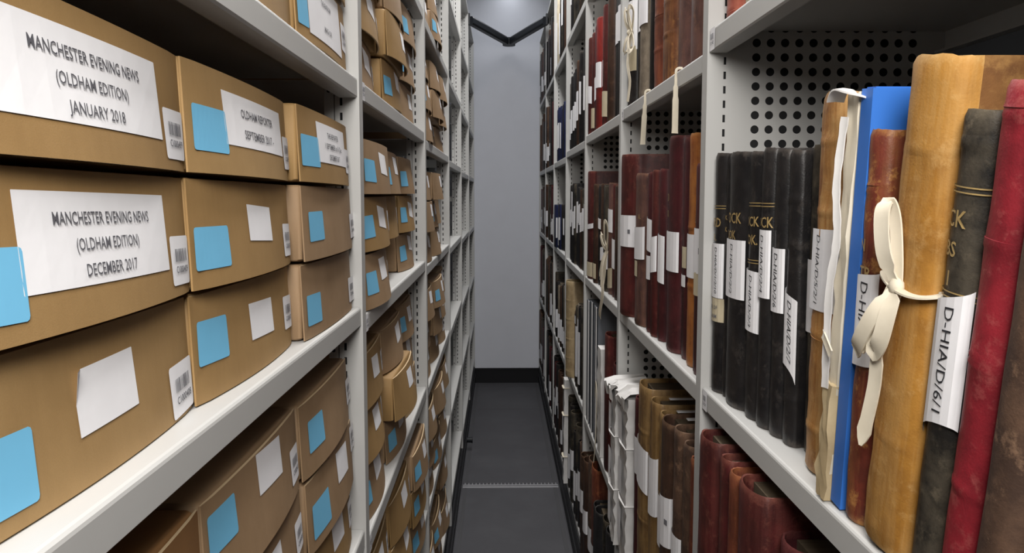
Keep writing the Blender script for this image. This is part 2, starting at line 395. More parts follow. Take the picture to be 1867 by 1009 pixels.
# ================================================================== ARCHIVE BOXES (left unit)
def box_front(w, h, bulge):
    def f(t, z):
        u = min(max(t / w, 0), 1); v = min(max(z / h, 0), 1)
        return bulge * (math.sin(PI * u) ** .8) * (1 - .62 * v) - .004 * v + .0005
    return f
def make_box(Y0, z, w, h, xf, depth, bulge, mat, bits, label, rnd, yaw=0, group='brown archive boxes stacked on the left shelving', tilt=0.):
    """front face at x = xf looking to +x; bits = list of ('blue'|'note'|'barcode'|'long'|'shadow', t0, z0, w, h, extra)"""
    depth = min(depth, xf + .655)
    root = empty('archive_box', (xf, Y0, z), label, 'box', group); root.rotation_euler = (-tilt, 0, yaw)
    b = MB(); g = .0025
    # carton: walls with rounded vertical corners
    r = .006; prof = []
    x0, x1, y0, y1 = -depth, -.005, g, w - g
    for cx, cy, a0 in ((x1 - r, y0 + r, -90), (x1 - r, y1 - r, 0), (x0 + r, y1 - r, 90), (x0 + r, y0 + r, 180)):
        for k in range(4):
            a = math.radians(a0 + 30 * k); prof.append((cx + r * math.cos(a), cy + r * math.sin(a)))
    n = len(prof); zs = (0.0012, .004, h - .006, h - .002)
    vs = []
    for zi, zz in enumerate(zs):
        ins = .003 if zi in (0, 3) else 0
        for px, py in prof:
            vs.append((px + (ins if px < -depth / 2 else -ins), py + (ins if py < w / 2 else -ins), zz))
    fs = [(k * n + i, k * n + (i + 1) % n, (k + 1) * n + (i + 1) % n, (k + 1) * n + i) for k in range(3) for i in range(n)]
    fs += [tuple(range(n - 1, -1, -1)), tuple(range(3 * n, 4 * n))]
    b.add(vs, fs); b.build('carton', [mat], root, smooth=True, sharp=50)
    # bowed front flap with pale cut edges
    F = box_front(w, h, bulge); fl = MB(); nu, nv = 14, 6; th = .003
    idx = {}
    vs = []
    for s_ in (0, 1):
        for j in range(nv + 1):
            for i in range(nu + 1):
                t = .0015 + (w - .003) * i / nu; zz = .001 + (h - .004) * j / nv
                x = F(t, zz)
                if s_: x -= th
                elif i in (0, nu): x -= .0012
                vs.append((x, t, zz)); idx[s_, i, j] = len(vs) - 1
    fs = []; mi = []
    for j in range(nv):
        for i in range(nu):
            fs.append((idx[0, i, j], idx[0, i + 1, j], idx[0, i + 1, j + 1], idx[0, i, j + 1])); mi.append(0)
            fs.append((idx[1, i, j], idx[1, i, j + 1], idx[1, i + 1, j + 1], idx[1, i + 1, j])); mi.append(0)
    for i in range(nu):
        fs.append((idx[0, i, 0], idx[1, i, 0], idx[1, i + 1, 0], idx[0, i + 1, 0])); mi.append(1)
        fs.append((idx[0, i, nv], idx[0, i + 1, nv], idx[1, i + 1, nv], idx[1, i, nv])); mi.append(1)
    for j in range(nv):
        fs.append((idx[0, 0, j], idx[0, 0, j + 1], idx[1, 0, j + 1], idx[1, 0, j])); mi.append(0)
        fs.append((idx[0, nu, j], idx[1, nu, j], idx[1, nu, j + 1], idx[0, nu, j + 1])); mi.append(0)
    build('front_flap', vs, fs, [mat, M['edge']], root, mi, True, 50)
    for bit in bits:
        kind, t0, z0, bw, bh = bit[:5]; ex = bit[5] if len(bit) > 5 else {}
        rot = ex.get('rot', rnd.uniform(-.03, .03) if kind != 'long' else 0)
        cr, sr = math.cos(rot), math.sin(rot); ct, cz = t0 + bw / 2, z0 + bh / 2
        def surf(t, zz, off=0):
            a, c = t - ct, zz - cz; tt = ct + a * cr - c * sr; z2 = cz + a * sr + c * cr
            return (F(tt, z2) + .0007 + off, tt, z2)
        st = MB(); rr = .003 if kind in ('blue', 'barcode') else .0006; nu2 = 8
        # rounded sheet as a strip
        cols = [(0, rr), (rr * .3, rr * .3), (rr, 0)] + [(bw * k / nu2, 0) for k in range(1, nu2)] + [(bw - rr, 0), (bw - rr * .3, rr * .3), (bw, rr)]
        vs = []
        for (a, ins) in cols:
            lift = .004 if (kind == 'note' and ex.get('curl') and a < bw * .12) else 0
            vs += [surf(t0 + a, z0 + ins), surf(t0 + a, z0 + bh / 2), surf(t0 + a, z0 + bh - ins, lift)]
        fs = []
        for k in range(len(cols) - 1):
            fs += [(3 * k, 3 * k + 3, 3 * k + 4, 3 * k + 1), (3 * k + 1, 3 * k + 4, 3 * k + 5, 3 * k + 2)]
        nm, mt = {'blue': ('blue_sticker', [M['blue']]), 'note': ('paper_note', [M['paper'], M['greyink']]), 'barcode': ('barcode_sticker', [M['paper'], M['greyink']]),
                  'long': ('title_label', [M['paper'], M['print']])}[kind]
        st.add(vs, fs, 0)
        if kind == 'barcode' and ex.get('code'):
            barcode_bits(st, 0, t0, z0, bw, bh, 1, ex['code'], surf)
        for li, line in enumerate(ex.get('lines', [])):
            txt, rel, size, zc = line
            tv, tf, tw = text2d(txt, 1.0, .006); k = bw * rel / tw; ky = bh * size
            tx0 = t0 + bw * .5 - bw * rel / 2
            st.add([surf(tx0 + vx * k, z0 + bh * zc + vy * ky, .0008) for vx, vy in tv], tf, 1)
        so = st.build(nm, mt, root)
        so['label'] = {'blue': 'sky blue sticker', 'note': 'blank white paper note', 'barcode': 'white barcode sticker', 'long': 'white printed title label'}[kind]
    return root

rnd = random.Random(7)
def std_bits(blue=True, note=True, code=True, h=.105, det=False, r=rnd):
    out = []
    if blue: out.append(('blue', .007 + r.uniform(0, .012), .026 + r.uniform(-.004, .006), .072, .042))
    if note: out.append(('note', .140 + r.uniform(-.02, .015), .046 + r.uniform(-.006, .006), .082, .042, {'rot': r.uniform(-.12, .06)}))
    if code: out.append(('barcode', .277 + r.uniform(-.006, .004), .026 + r.uniform(-.004, .006), .045, .043, {'code': 'C1000%d08' % r.randint(1, 9)} if det else {}))
    return out
BW = .328
def shelf_z(bay, li, Y):
    it = L_LEV[bay][li]; z, tilt = it[0], it[1]; y0, y1 = lposts[bay] + .0185, lposts[bay + 1] - .0185
    return z + tilt * (1 - (Y - y0) / (y1 - y0))
K = M['kraft']
# --- nearest bay, middle shelf: three stacks of three
z3 = [1.6125, 1.7165, 1.8205]
def lab(s): return s
MEN = 'MANCHESTER EVENING NEWS'
near = [
 # col A (Y .368)
 (.368, 1.6114, -.272, [('blue', .004, .012, .082, .044), ('note', .133, .034, .083, .043, {'rot': .02, 'curl': 1}), ('barcode', .279, .004, .055, .044, {'code': 'C1000408', 'rot': .04})],
  'kraft box with blank curled note at bottom of the nearest stack on left'),
 (.366, 1.7160, -.270, [('blue', .006, .014, .077, .042), ('long', .080, .026, .200, .060, {'lines': [(MEN, .66, .19, .66), ('(OLDHAM EDITION)', .44, .19, .38), ('DECEMBER 2017', .36, .19, .10)], 'rot': -.01}), ('barcode', .286, .010, .046, .041, {'code': 'C1000409', 'rot': -.02})],
  'kraft box with printed December 2017 label, middle of the nearest stack on left'),
 (.364, 1.8206, -.270, [('long', .062, .024, .212, .060, {'lines': [(MEN, .66, .19, .66), ('(OLDHAM EDITION)', .44, .19, .38), ('JANUARY 2018', .34, .19, .10)], 'rot': .0}), ('barcode', .281, .010, .050, .041, {'code': 'C1000499', 'rot': 0})],
  'kraft box with printed January 2018 label, top of the nearest stack on left'),
 # col B (Y .700)
 (.702, 1.6085, -.268, [('blue', .008, .034, .067, .041), ('note', .141, .035, .084, .039, {'rot': -.03}), ('barcode', .280, .024, .045, .041, {'code': 'C1000407'})],
  'kraft box with blue sticker, bottom of the second stack on the near left shelf'),
 (.698, 1.7130, -.266, [('blue', .006, .018, .073, .039), ('note', .138, .037, .083, .038, {'rot': -.05}), ('barcode', .277, .012, .043, .040, {'code': 'C1000405'})],
  'kraft box with tilted blank note, middle of the second stack on left'),
 (.696, 1.8175, -.266, [('blue', .011, .021, .070, .041), ('long', .078, .030, .204, .052, {'lines': [('OLDHAM REPORTER', .56, .24, .58), ('SEPTEMBER 2017 -', .52, .24, .18)], 'rot': -.005}), ('barcode', .288, .015, .042, .040, {'code': 'C1000495'})],
  'kraft box with printed September 2017 newspaper label, top of the second stack on left'),
 # col C (Y 1.03)
 (1.034, 1.6056, -.252, [('blue', .014, .017, .070, .041), ('barcode', .293, .014, .056, .041, {'code': 'C1000406'})],
  'kraft box with blue sticker, bottom of the third stack beside the first post'),
 (1.036, 1.7100, -.250, [('blue', .022, .026, .072, .040), ('barcode', .300, .018, .052, .041, {'code': 'C1000404'})],
  'kraft box without note, middle of the third stack beside the first post'),
 (1.030, 1.8145, -.252, [('blue', .006, .022, .080, .041), ('long', .082, .030, .196, .056, {'lines': [('THE REPORTER', .40, .2, .66), ('1 SEPTEMBER to 31 Dec', .62, .2, .38), ('DECEMBER 2017', .38, .2, .10)], 'rot': .0}), ('barcode', .278, .021, .041, .039, {'code': 'C1000494'})],
  'kraft box with three-line printed label, top of the third stack beside the first post'),
]
for i, (Y, z, xf, bits, lb) in enumerate(near):
    w = (.336, .328, .330)[i // 3]; 
    if i in (6, 7): w = .334
    make_box(Y, z, w, .103, xf - .004, .36, (.006, .008, .010)[i % 3] + (.004 if i < 6 else 0), K[(1, 0, 0, 0, 0, 1, 2, 2, 0)[i]], bits, lb, rnd, tilt=.0087)
# --- nearest bay, shelf below
low = [
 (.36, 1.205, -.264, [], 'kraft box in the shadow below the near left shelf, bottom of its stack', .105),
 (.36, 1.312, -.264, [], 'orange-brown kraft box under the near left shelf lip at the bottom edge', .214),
 (.695, 1.205, -.262, std_bits(det=True), 'kraft box at the bottom of the second stack below the near left shelf', .105),
 (.697, 1.312, -.262, std_bits(det=True), 'kraft box with barcode, middle of the second stack below the near left shelf', .105),
 (.692, 1.419, -.264, [('blue', .008, .048, .064, .040), ('note', .140, .055, .090, .044, {'rot': -.06}), ('barcode', .270, .018, .046, .044, {'code': 'C1000403'})],
  'kraft box with tilted white note, top of the second stack below the near left shelf', .107),
 (1.036, 1.204, -.262, std_bits(blue=False, det=True), 'kraft box at the bottom of the stack below, beside the first left post', .101),
 (1.040, 1.308, -.258, [('blue', .018, .016, .080, .048), ('note', .160, .042, .085, .046, {'rot': -.06}), ('barcode', .290, .050, .045, .042, {'code': 'C1000402'})],
  'kraft box, blue sticker and note, middle of lower stack at the first left post', .105),
 (1.030, 1.416, -.262, [('blue', .028, .030, .072, .044), ('barcode', .285, .028, .050, .042, {'code': 'C1000401'})],
  'kraft box with blue sticker, top of the lower stack beside the first left post', .107),
]
for Y, z, xf, bits, lb, h in low:
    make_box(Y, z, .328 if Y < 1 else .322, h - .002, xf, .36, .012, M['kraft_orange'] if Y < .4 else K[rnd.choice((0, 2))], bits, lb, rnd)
# --- nearest bay, shelf above
for Y, z, xf, bits, lb in [
 (.70, 1.999, -.262, [('blue', .02, .03, .07, .04)], 'kraft box on the upper left shelf, nearest one in view at the top edge'),
 (1.028, 1.999, -.256, [('blue', .004, .018, .046, .06), ('long', .052, .014, .208, .084, {'lines': [('THE NEWSROOM', .28, .13, .62), ('MARCH 2018', .22, .13, .2)], 'rot': 0}), ('barcode', .272, .030, .046, .044, {'code': 'C1000398'})],
  'kraft box with large white label on the upper left shelf beside the first post'),
 (.70, 2.107, -.262, [], 'kraft box second up on the upper left shelf, nearest stack'),
 (1.03, 2.107, -.256, [('note', .15, .03, .08, .05)], 'kraft box second up on the upper left shelf beside the first post')]:
    make_box(Y, z, .326, .105, xf, .36, .008, K[0], bits, lb, rnd)

# --- further bays: stacks of three on each shelf
BAYW = {1: 'second', 2: 'third'}; ROW = ['bottom', 'middle', 'top']; COLW = ['near', 'centre', 'far']
SHW = {1: ['lowest', 'fifth', 'fourth', 'third', 'second', 'topmost'], 2: ['lowest', 'fifth', 'fourth', 'third', 'second', 'topmost']}
OV = {  # (bay, shelf, col, row): overrides  dx (towards the aisle), dY, bits
 (1, 4, 0, 0): dict(bits='nc', dx=-.022), (1, 4, 0, 1): dict(bits='nc', dx=-.020), (1, 4, 1, 1): dict(dx=.004), (1, 4, 1, 0): dict(dx=-.008), (1, 4, 0, 2): dict(bits='n', dx=-.01),
 (1, 4, 1, 2): dict(bits='', dx=-.004), (1, 4, 2, 2): dict(bits='b', dx=-.012), (1, 4, 2, 1): dict(bits='bn', dx=-.016), (1, 4, 2, 0): dict(bits='n', dx=-.016),
 (1, 3, 0, 2): dict(bits='bn', dx=.004, dY=.01), (1, 3, 1, 2): dict(bits='bn', dx=-.018), (1, 3, 2, 2): dict(bits='b', dx=-.022, dY=.01),
 (1, 3, 0, 1): dict(bits='bnc', dx=.0), (1, 3, 1, 1): dict(bits='c', dx=-.026), (1, 3, 2, 1): dict(bits='bn', dx=-.022),
 (1, 3, 0, 0): dict(bits='bnc', dx=.004), (1, 3, 1, 0): dict(bits='', dx=-.06), (1, 3, 2, 0): dict(bits='bn', dx=-.026),
 (1, 2, 0, 2): dict(bits='nc', dx=-.012), (1, 2, 1, 2): dict(bits='nc', dx=-.018), (1, 2, 2, 2): dict(bits='bn', dx=-.03),
 (1, 2, 0, 1): dict(bits='nc', dx=-.016), (1, 2, 1, 1): dict(bits='nc', dx=.012, dY=-.02), (1, 2, 2, 1): dict(bits='n', dx=-.03),
 (1, 2, 0, 0): dict(bits='bn', dx=-.012), (1, 2, 1, 0): dict(bits='bn', dx=-.012), (1, 2, 2, 0): dict(bits='n', dx=-.02),
 (1, 1, 0, 2): dict(bits='nc', dx=-.01), (1, 1, 1, 2): dict(bits='nc', dx=-.005), (1, 1, 2, 2): dict(bits='bn', dx=.012), (1, 1, 2, 1): dict(bits='bn', dx=.008), (1, 1, 2, 0): dict(bits='bn', dx=.0),
 (2, 3, 2, 2): dict(skip=1), (2, 3, 2, 1): dict(bits='', dx=-.03), (2, 3, 2, 0): dict(bits='nc', dx=-.03),
}
for bay in (1, 2):
    for li in range(6):
        for c in range(3):
            for r in range(3):
                ov = OV.get((bay, li, c, r), {})
                if ov.get('skip') or (li == 5 and r > (0 if bay == 1 else 1)) or (li == 0 and r == 2 and c != 2): continue
                if bay == 2 and li == 5 and c == 2: continue
                Y = lposts[bay] + .055 + .362 * c + ov.get('dY', rnd.uniform(-.008, .008))
                z = L_LEV[bay][li][0] + .001 + r * .1075
                xf = -.254 + ov.get('dx', rnd.uniform(-.022, .006))
                bs = ov.get('bits', rnd.choice(['nc', 'bnc', 'n', 'bn', 'nc', 'n']))
                bits = std_bits('b' in bs, 'n' in bs, 'c' in bs, det=(bay == 1 and 'c' in bs))
                extra = ('blue sticker' if 'b' in bs else ('paper note' if 'n' in bs else ('barcode sticker' if bs else 'plain front')))
                lbl = f"kraft box, {extra}, {ROW[r]} of {COLW[c]} stack, {SHW[bay][li]} shelf, {BAYW[bay]} left bay"
                make_box(Y, z, .335, .1055, xf, .34, rnd.uniform(.016, .026), K[rnd.choice((0, 2, 2)) if bay == 1 else 2], bits, lbl, rnd, yaw=rnd.uniform(-.012, .012))

# ================================================================== BOUND VOLUMES (right unit)
def arc_len(w, rd): return PI / 2 * math.sqrt(((w / 2) ** 2 + rd ** 2) / 2)
def spine(w, rd, s, off=0., k=1.):
    """point on the rounded spine, s = -1 near edge ... 1 far edge; beyond that it runs along the boards"""
    if abs(s) <= 1:
        a = s * PI / 2; return (rd * k * (1 - math.cos(a)) - off, (w / 2 + off) * math.sin(a))
    ex = (abs(s) - 1) * arc_len(w, rd); return (rd * k + ex, math.copysign(w / 2 + off, s))
def make_book(Yc, z, w, h, xf, depth, mat, label, labels=(), rd=None, bands=(), lean=0., name='bound_volume', cat='book', hi=False, gold=(), goldlines=(), yaw=0., group=None, jit=.0, pages=True, bandh=.0009, board=None):
    rd = rd if rd is not None else min(w * .32, .022)
    root = empty(name, (xf, Yc, z + abs(math.sin(lean)) * w / 2), label, cat, group); root.rotation_euler = (lean, 0, yaw)
    t = min(.004, w * .14); na = 12 if hi else 8
    outer = [(depth, -w / 2), (rd + .016, -w / 2), (rd + .008, -w / 2 + min(.0022, w * .06))] + [spine(w, rd, -1 + 2 * i / na) for i in range(na + 1)] + \
            [(rd + .008, w / 2 - min(.0022, w * .06)), (rd + .016, w / 2), (depth, w / 2)]
    inner = [(depth, -w / 2 + t), (rd + .016, -w / 2 + t), (rd + .009, -w / 2 + t)] + [(lambda p: (p[0] + t, p[1] * (1 - 2 * t / w)))(spine(w, rd, -1 + 2 * i / na)) for i in range(na + 1)] + \
            [(rd + .009, w / 2 - t), (rd + .016, w / 2 - t), (depth, w / 2 - t)]
    n = len(outer); zl = {0: .0, .004: 0, h - .005: 0, h: 0}
    for bz in bands:
        for q in (-.006, -.003, .003, .006): zl[bz * h + q] = 1 if abs(q) < .004 else 0
    if hi:
        for q in range(1, 22): zl.setdefault(h * q / 22, 0)
    zs = sorted(zl); r = random.Random(hash((round(Yc, 4), round(z, 3))) & 0xffff)
    vs = []
    for zz in zs:
        for i, (x, y) in enumerate(outer):
            sp_ = 3 <= i < n - 3
            x2, y2 = x, y
            if sp_ and zl[zz]: x2 -= bandh
            if zz in (0, h): x2 += .0022 if sp_ else 0; y2 *= .985
            if hi and sp_: x2 += mnoise.noise(Vector((i * .35, zz * 26, Yc * 90))) * (.0010 + jit * 2.2); y2 += mnoise.noise(Vector((i * .35, zz * 22, Yc * 70 + 9))) * (.0008 + jit)
            dz = 0
            if zz == h and sp_: dz = .0015 * math.cos((i - n / 2) / n * PI * 2) + r.gauss(0, .0003 + jit)
            vs.append((x2, y2, zz + dz))
    m_ = len(zs); ob = len(vs)
    vs += [(x, y, 0) for x, y in inner] + [(x, y, h) for x, y in inner]
    fs = []
    for k in range(m_ - 1):
        for i in range(n - 1): fs.append((k * n + i, k * n + i + 1, (k + 1) * n + i + 1, (k + 1) * n + i))
    for i in range(n - 1):
        fs.append((ob + i, ob + n + i, ob + n + i + 1, ob + i + 1))
        fs.append((i, ob + i, ob + i + 1, i + 1)); tp = (m_ - 1) * n
        fs.append((tp + i, tp + i + 1, ob + n + i + 1, ob + n + i))
    fs.append(tuple([k * n for k in range(m_)] + [ob + n, ob])); fs.append(tuple([k * n + n - 1 for k in range(m_ - 1, -1, -1)] + [ob + n - 1, ob + 2 * n - 1]))
    mi = None
    if board:
        mi = [1 if (q < (m_ - 1) * (n - 1) and q % (n - 1) in (0, 1, n - 3, n - 2)) else 0 for q in range(len(fs))]
    cv = build('cover', vs, fs, [mat, board or mat], root, mi, True, 42)
    if pages:
        p = MB(); p.box(rd + t + .004, depth - .006, -w / 2 + t + .0004, w / 2 - t - .0004, .002, h - .011); p.build('page_block', M['pages'], root)
    if gold or goldlines:
        g = MB(); al = arc_len(w, rd)
        for zz in goldlines:
            for q in (0, .0045):
                ss = [-.9 + 1.8 * i / 10 for i in range(11)]; vv = []
                for s_ in ss:
                    x, y = spine(w, rd, s_, .0012); vv += [(x, y, zz + q), (x, y, zz + q + .0012)]
                g.add(vv, [(2 * i, 2 * i + 2, 2 * i + 3, 2 * i + 1) for i in range(10)])
        for txt, s0, zz, size in gold:
            tv, tf, tw = text2d(txt, 1.0, .015)
            g.add([(lambda p: (p[0], p[1], zz + vy * size))(spine(w, rd, s0 - vx * size * .8 / al, .0012)) for vx, vy in tv], tf)
        go = g.build('gold_lettering', M['gold'], root); go['label'] = 'gold tooled lettering and lines on the spine'
    for lb in labels:
        make_slip(root, w, h, rd, lb, r)
    return root
def make_slip(root, w, h, rd, lb, r):
    z0, z1 = lb['z']; s0, s1 = lb.get('s', (-.95, .95)); k = lb.get('k', .55); al = arc_len(w, rd); off = lb.get('off', .0014)
    sl = lb.get('slant', 0.); ns = 9; mb = MB(); cl = lb.get('curl', 0)
    def S(s, zz, o=0):
        # a loose slip sits a little proud of the spine and lifts at its edges
        if abs(s) <= 1:
            a = s * PI / 2; x = rd * k * (1 - math.cos(a)); y = (w / 2 + .0012) * math.sin(a)
        else:
            e = (abs(s) - 1) * al
            x = rd * k + e * lb.get('out', .15); y = math.copysign(w / 2 + e, s)
        return (x - off - o, y, zz)
    vs = []
    for i in range(ns):
        s = s0 + (s1 - s0) * i / (ns - 1); d = sl * s
        for j, zz in enumerate((z0 + d, (z0 + z1) / 2 + d, z1 + d)):
            vs.append(S(s, zz + cl * (s ** 2) * (-1 if j == 0 else 0)))
    fs = []
    for i in range(ns - 1):
        for j in range(2): fs.append((3 * i + j, 3 * i + 3 + j, 3 * i + 4 + j, 3 * i + 1 + j))
    mb.add(vs, fs, 0)
    if lb.get('text'):
        tv, tf, tw = text2d(lb['text'], 1.0, -.002, .15); L_ = (z1 - z0) * lb.get('fill', .86); kx = L_ / tw; ky = lb.get('size', kx * 1.0)
        zt = z1 - (z1 - z0) * .06; sc = lb.get('sc', .2)
        rs = r.uniform(-.03, .03)
        mb.add([(lambda s_: S(s_, zt - vx * kx + sl * s_, .0007))(sc - (vy * ky + rs * vx * kx) / al) for vx, vy in tv], tf, 1)
    if lb.get('mark'):
        s_, zz = lb['mark']; q = .006
        mb.add([S(s_ - q / al, zz, .0007), S(s_ + q / al, zz, .0007), S(s_ + q / al, zz + q * 2, .0007), S(s_ - q / al, zz + q * 2, .0007)], [(0, 1, 2, 3)], 2)
    for txt, sa, zz, size in lb.get('stamp', ()):
        tv, tf, tw = text2d(txt, 1.0, .01)
        mb.add([S(sa - vx * size / al, zz + vy * size, .0007) for vx, vy in tv], tf, 2)
    o = mb.build(lb.get('name', 'paper_slip'), [lb.get('mat', M['paper']), M['ink'], M['greyink']], root)
    if lb.get('label'): o['label'] = lb['label']
    return o
def ribbon(name, pts, width, normal_hint, mat, parent=None, th=.0009):
    """a flat woven tape along 3-D points; width may be a list"""
    P_ = [Vector(p) for p in pts]; nn = len(P_); vs = []
    hint = Vector(normal_hint)
    for i, p in enumerate(P_):
        d = (P_[min(i + 1, nn - 1)] - P_[max(i - 1, 0)]).normalized()
        hi = hint if not isinstance(hint, list) else hint[i]
        side = d.cross(hi)
        side = side.normalized() if side.length > 1e-5 else Vector((0, 1, 0))
        nrm = side.cross(d).normalized(); wd = width[i] if isinstance(width, (list, tuple)) else width
        for a, b_ in ((-1, -1), (-.4, .3), (.4, -.3), (1, 1)):
            pass
        vs += [p - side * wd / 2 + nrm * th, p + nrm * th * 2.2, p + side * wd / 2 + nrm * th, p + side * wd / 2 - nrm * th, p, p - side * wd / 2 - nrm * th]
    fs = [(i * 6 + k, i * 6 + (k + 1) % 6, (i + 1) * 6 + (k + 1) % 6, (i + 1) * 6 + k) for i in range(nn - 1) for k in range(6)]
    fs += [tuple(range(6)), tuple(range((nn - 1) * 6 + 5, (nn - 1) * 6 - 1, -1))]
    return build(name, vs, fs, mat, parent, None, True, 60)
def smooth_pts(ps, k=6):
    P_ = [Vector(p) for p in ps]; out = []
    for i in range(len(P_) - 1):
        p0, p1, p2, p3 = P_[max(i - 1, 0)], P_[i], P_[i + 1], P_[min(i + 2, len(P_) - 1)]
        for j in range(k):
            t = j / k; out.append(.5 * ((2 * p1) + (-p0 + p2) * t + (2 * p0 - 5 * p1 + 4 * p2 - p3) * t * t + (-p0 + 3 * p1 - 3 * p2 + p3) * t ** 3))
    out.append(P_[-1]); return out

SL = lambda z0, z1, text=None, **k: dict(z=(z0, z1), text=text, **k)
ZM = 1.4505
# --- nearest bay, middle shelf
GB = 'bound volumes on the near middle shelf'
def nb(*a, **k): return make_book(*a, group=GB, hi=True, **k)
nb(1.384, ZM, .054, .418, .376, .30, L['black'], 'black ledger at the first post, cream stamp below its white slip',
   [SL(.168, .263, 'D-HIA/D/1/2/10', s=(-1., .95), sc=-.12, size=.011), SL(.126, .167, None, mat=M['cream'], name='stamp_label', stamp=[('MANOR OF', .9, .148, .009), ('OLDHAM', .8, .132, .010)], k=.9, label='cream stamped label')],
   gold=[('ARD', .5, .292, .022), ('R.', .1, .268, .016)], goldlines=[.323])
nb(1.347, ZM, .018, .416, .384, .30, L['black'], 'thin black ledger with a scuffed tan patch on its spine', [], gold=[('CK', .6, .305, .011), ('CK', .6, .285, .011)], jit=.0004)
nb(1.290, ZM, .092, .415, .377, .30, L['black'], 'widest black ledger, with a long white slip ending in 2', 
   [SL(.180, .275, 'D-HIA/D/2/2', s=(-.9, 1.05), sc=-.02, size=.012)], gold=[('STOCK', .62, .302, .024), ('BOOK', .55, .276, .020)])
nb(1.214, ZM, .055, .412, .384, .30, L['black'], 'black ledger with two gold lines and a low white slip ending in 3',
   [SL(.138, .232, 'D-HIA/D/2/3', s=(-1., 1.1), sc=-.1, size=.011, slant=.002)], gold=[('STOCK', .95, .300, .021), ('BOOK.', .9, .272, .021)], goldlines=[.330, .243])
nb(1.165, ZM, .041, .415, .386, .30, L['black'], 'black ledger with gold OCK lettering above its white slip',
   [SL(.196, .296, 'D-HIA/D/2/4', s=(-1., 1.1), sc=.05, size=.011)], gold=[('OCK', .6, .300, .022)], goldlines=[.330])
nb(1.122, ZM, .042, .410, .391, .30, L['black'], 'plain black ledger with a broad white slip ending in 6',
   [SL(.181, .272, 'D-HIA/D/2/6', s=(-1., 1.25), sc=-.02, size=.013)])
nb(1.081, ZM, .037, .407, .396, .30, L['black'], 'ribbed black ledger with a tilted low white slip ending in 7',
   [SL(.112, .212, 'D-HIA/D/2/7', s=(-1.1, 1.35), sc=-.1, size=.013, slant=.008, curl=.012)], bands=(.16, .42, .68, .84))
nb(1.045, ZM, .030, .412, .412, .28, L['charcoal'], 'dark ledger half hidden behind the tan ribbed volume', [SL(.165, .262, None, s=(-.9, 1.5))])
nb(.972, ZM, .078, .466, .388, .32, L['tan'], 'worn tan calf volume with raised bands and a white slip',
   [SL(.205, .305, 'D-HIA/D/5/2/1', s=(-.95, 1.1), sc=.1, size=.0115, slant=-.003)], bands=(.12, .37, .70, .88), lean=.05, jit=.0008)
# cream wrapped bundle and the blue box behind it
def slab(w, h, d, r=random.Random(3), amp=.003, nz=18, ny=4, flare=0.):
    mb = MB(); loop = []
    for i in range(ny + 1): loop.append((0, -w / 2 + w * i / ny))
    loop += [(d * .5, w / 2), (d, w / 2), (d, -w / 2), (d * .5, -w / 2)]
    n = len(loop); vs = []
    for k in range(nz + 1):
        zz = h * k / nz; f = 1 + flare * max(0, k / nz - .82) / .18
        for x, y in loop: vs.append((x + r.gauss(0, amp), y * f + r.gauss(0, amp * .7), zz + (r.gauss(0, amp) if k == nz else 0)))
    fs = [(k * n + i, k * n + (i + 1) % n, (k + 1) * n + (i + 1) % n, (k + 1) * n + i) for k in range(nz) for i in range(n)]
    fs += [tuple(range(n - 1, -1, -1)), tuple(range(nz * n, nz * n + n))]
    mb.add(vs, fs); return mb
pb = empty('paper_bundle', (.373, .884, ZM + .002), 'tall cream bundle of folded papers tied with tape beside the blue box', 'paper bundle'); pb.rotation_euler = (.085, 0, 0)
slab(.023, .455, .20, amp=.0012).build('folded_papers', M['tape'], pb, smooth=True)
sw = slab(.024, .135, .06, amp=.0015, nz=8).build('parchment_cover', M['vellum'], pb, smooth=True); sw.location = (-.006, 0, .0)
ribbon('tape', smooth_pts([(-.006, .004, .43), (-.009, .006, .36), (-.007, .000, .30), (-.010, .003, .24), (-.008, .001, .13)]), [.009, .010, .008] * 8 + [.009], (1, .5, 0), M['crumple'], pb)
ribbon('tape', smooth_pts([(-.010, .022, .446), (-.012, .004, .458), (-.004, -.016, .452), (.03, -.02, .44)]), .018, (0, 0, 1), M['crumple'], pb)
ribbon('tape', smooth_pts([(-.010, .012, .190), (-.013, -.004, .186), (-.014, -.022, .176)]), .010, (1, 0, 0), M['tape'], pb)
bb = empty('box_file', (.374, .857, ZM + .003), 'bright blue box file leaning behind the red-brown volume', 'box file'); bb.rotation_euler = (.090, 0, 0)
m = MB(); m.box(0, .26, -.0125, .0125, 0, .455); m.build('case', M['bluebox'], bb); m = MB(); m.box(.004, .25, -.010, .010, .455, .4565); m.build('lid_edge', M['bluebox'], bb)
nb(.822, ZM, .042, .412, .373, .30, L['redbrown'], 'worn red-brown volume with a yellow arrow-shaped worn patch, in front of blue box',
          [SL(.170, .266, 'D-HIA/D/', s=(-.95, 1.0), sc=.05, size=.016, slant=-.004, fill=.8)], bands=(.62, .86), lean=.060, gold=[('IN', .5, .29, .018), ('STR', .5, .262, .018)], jit=.0005)
yb = nb(.757, ZM, .084, .466, .367, .33, L['ochre'], 'tallest ochre suede volume tied with white cotton tape', [], bandh=.0004, board=L['sidebrown'], bands=(.24, .66, .83), lean=.130, rd=.022, jit=.0006)
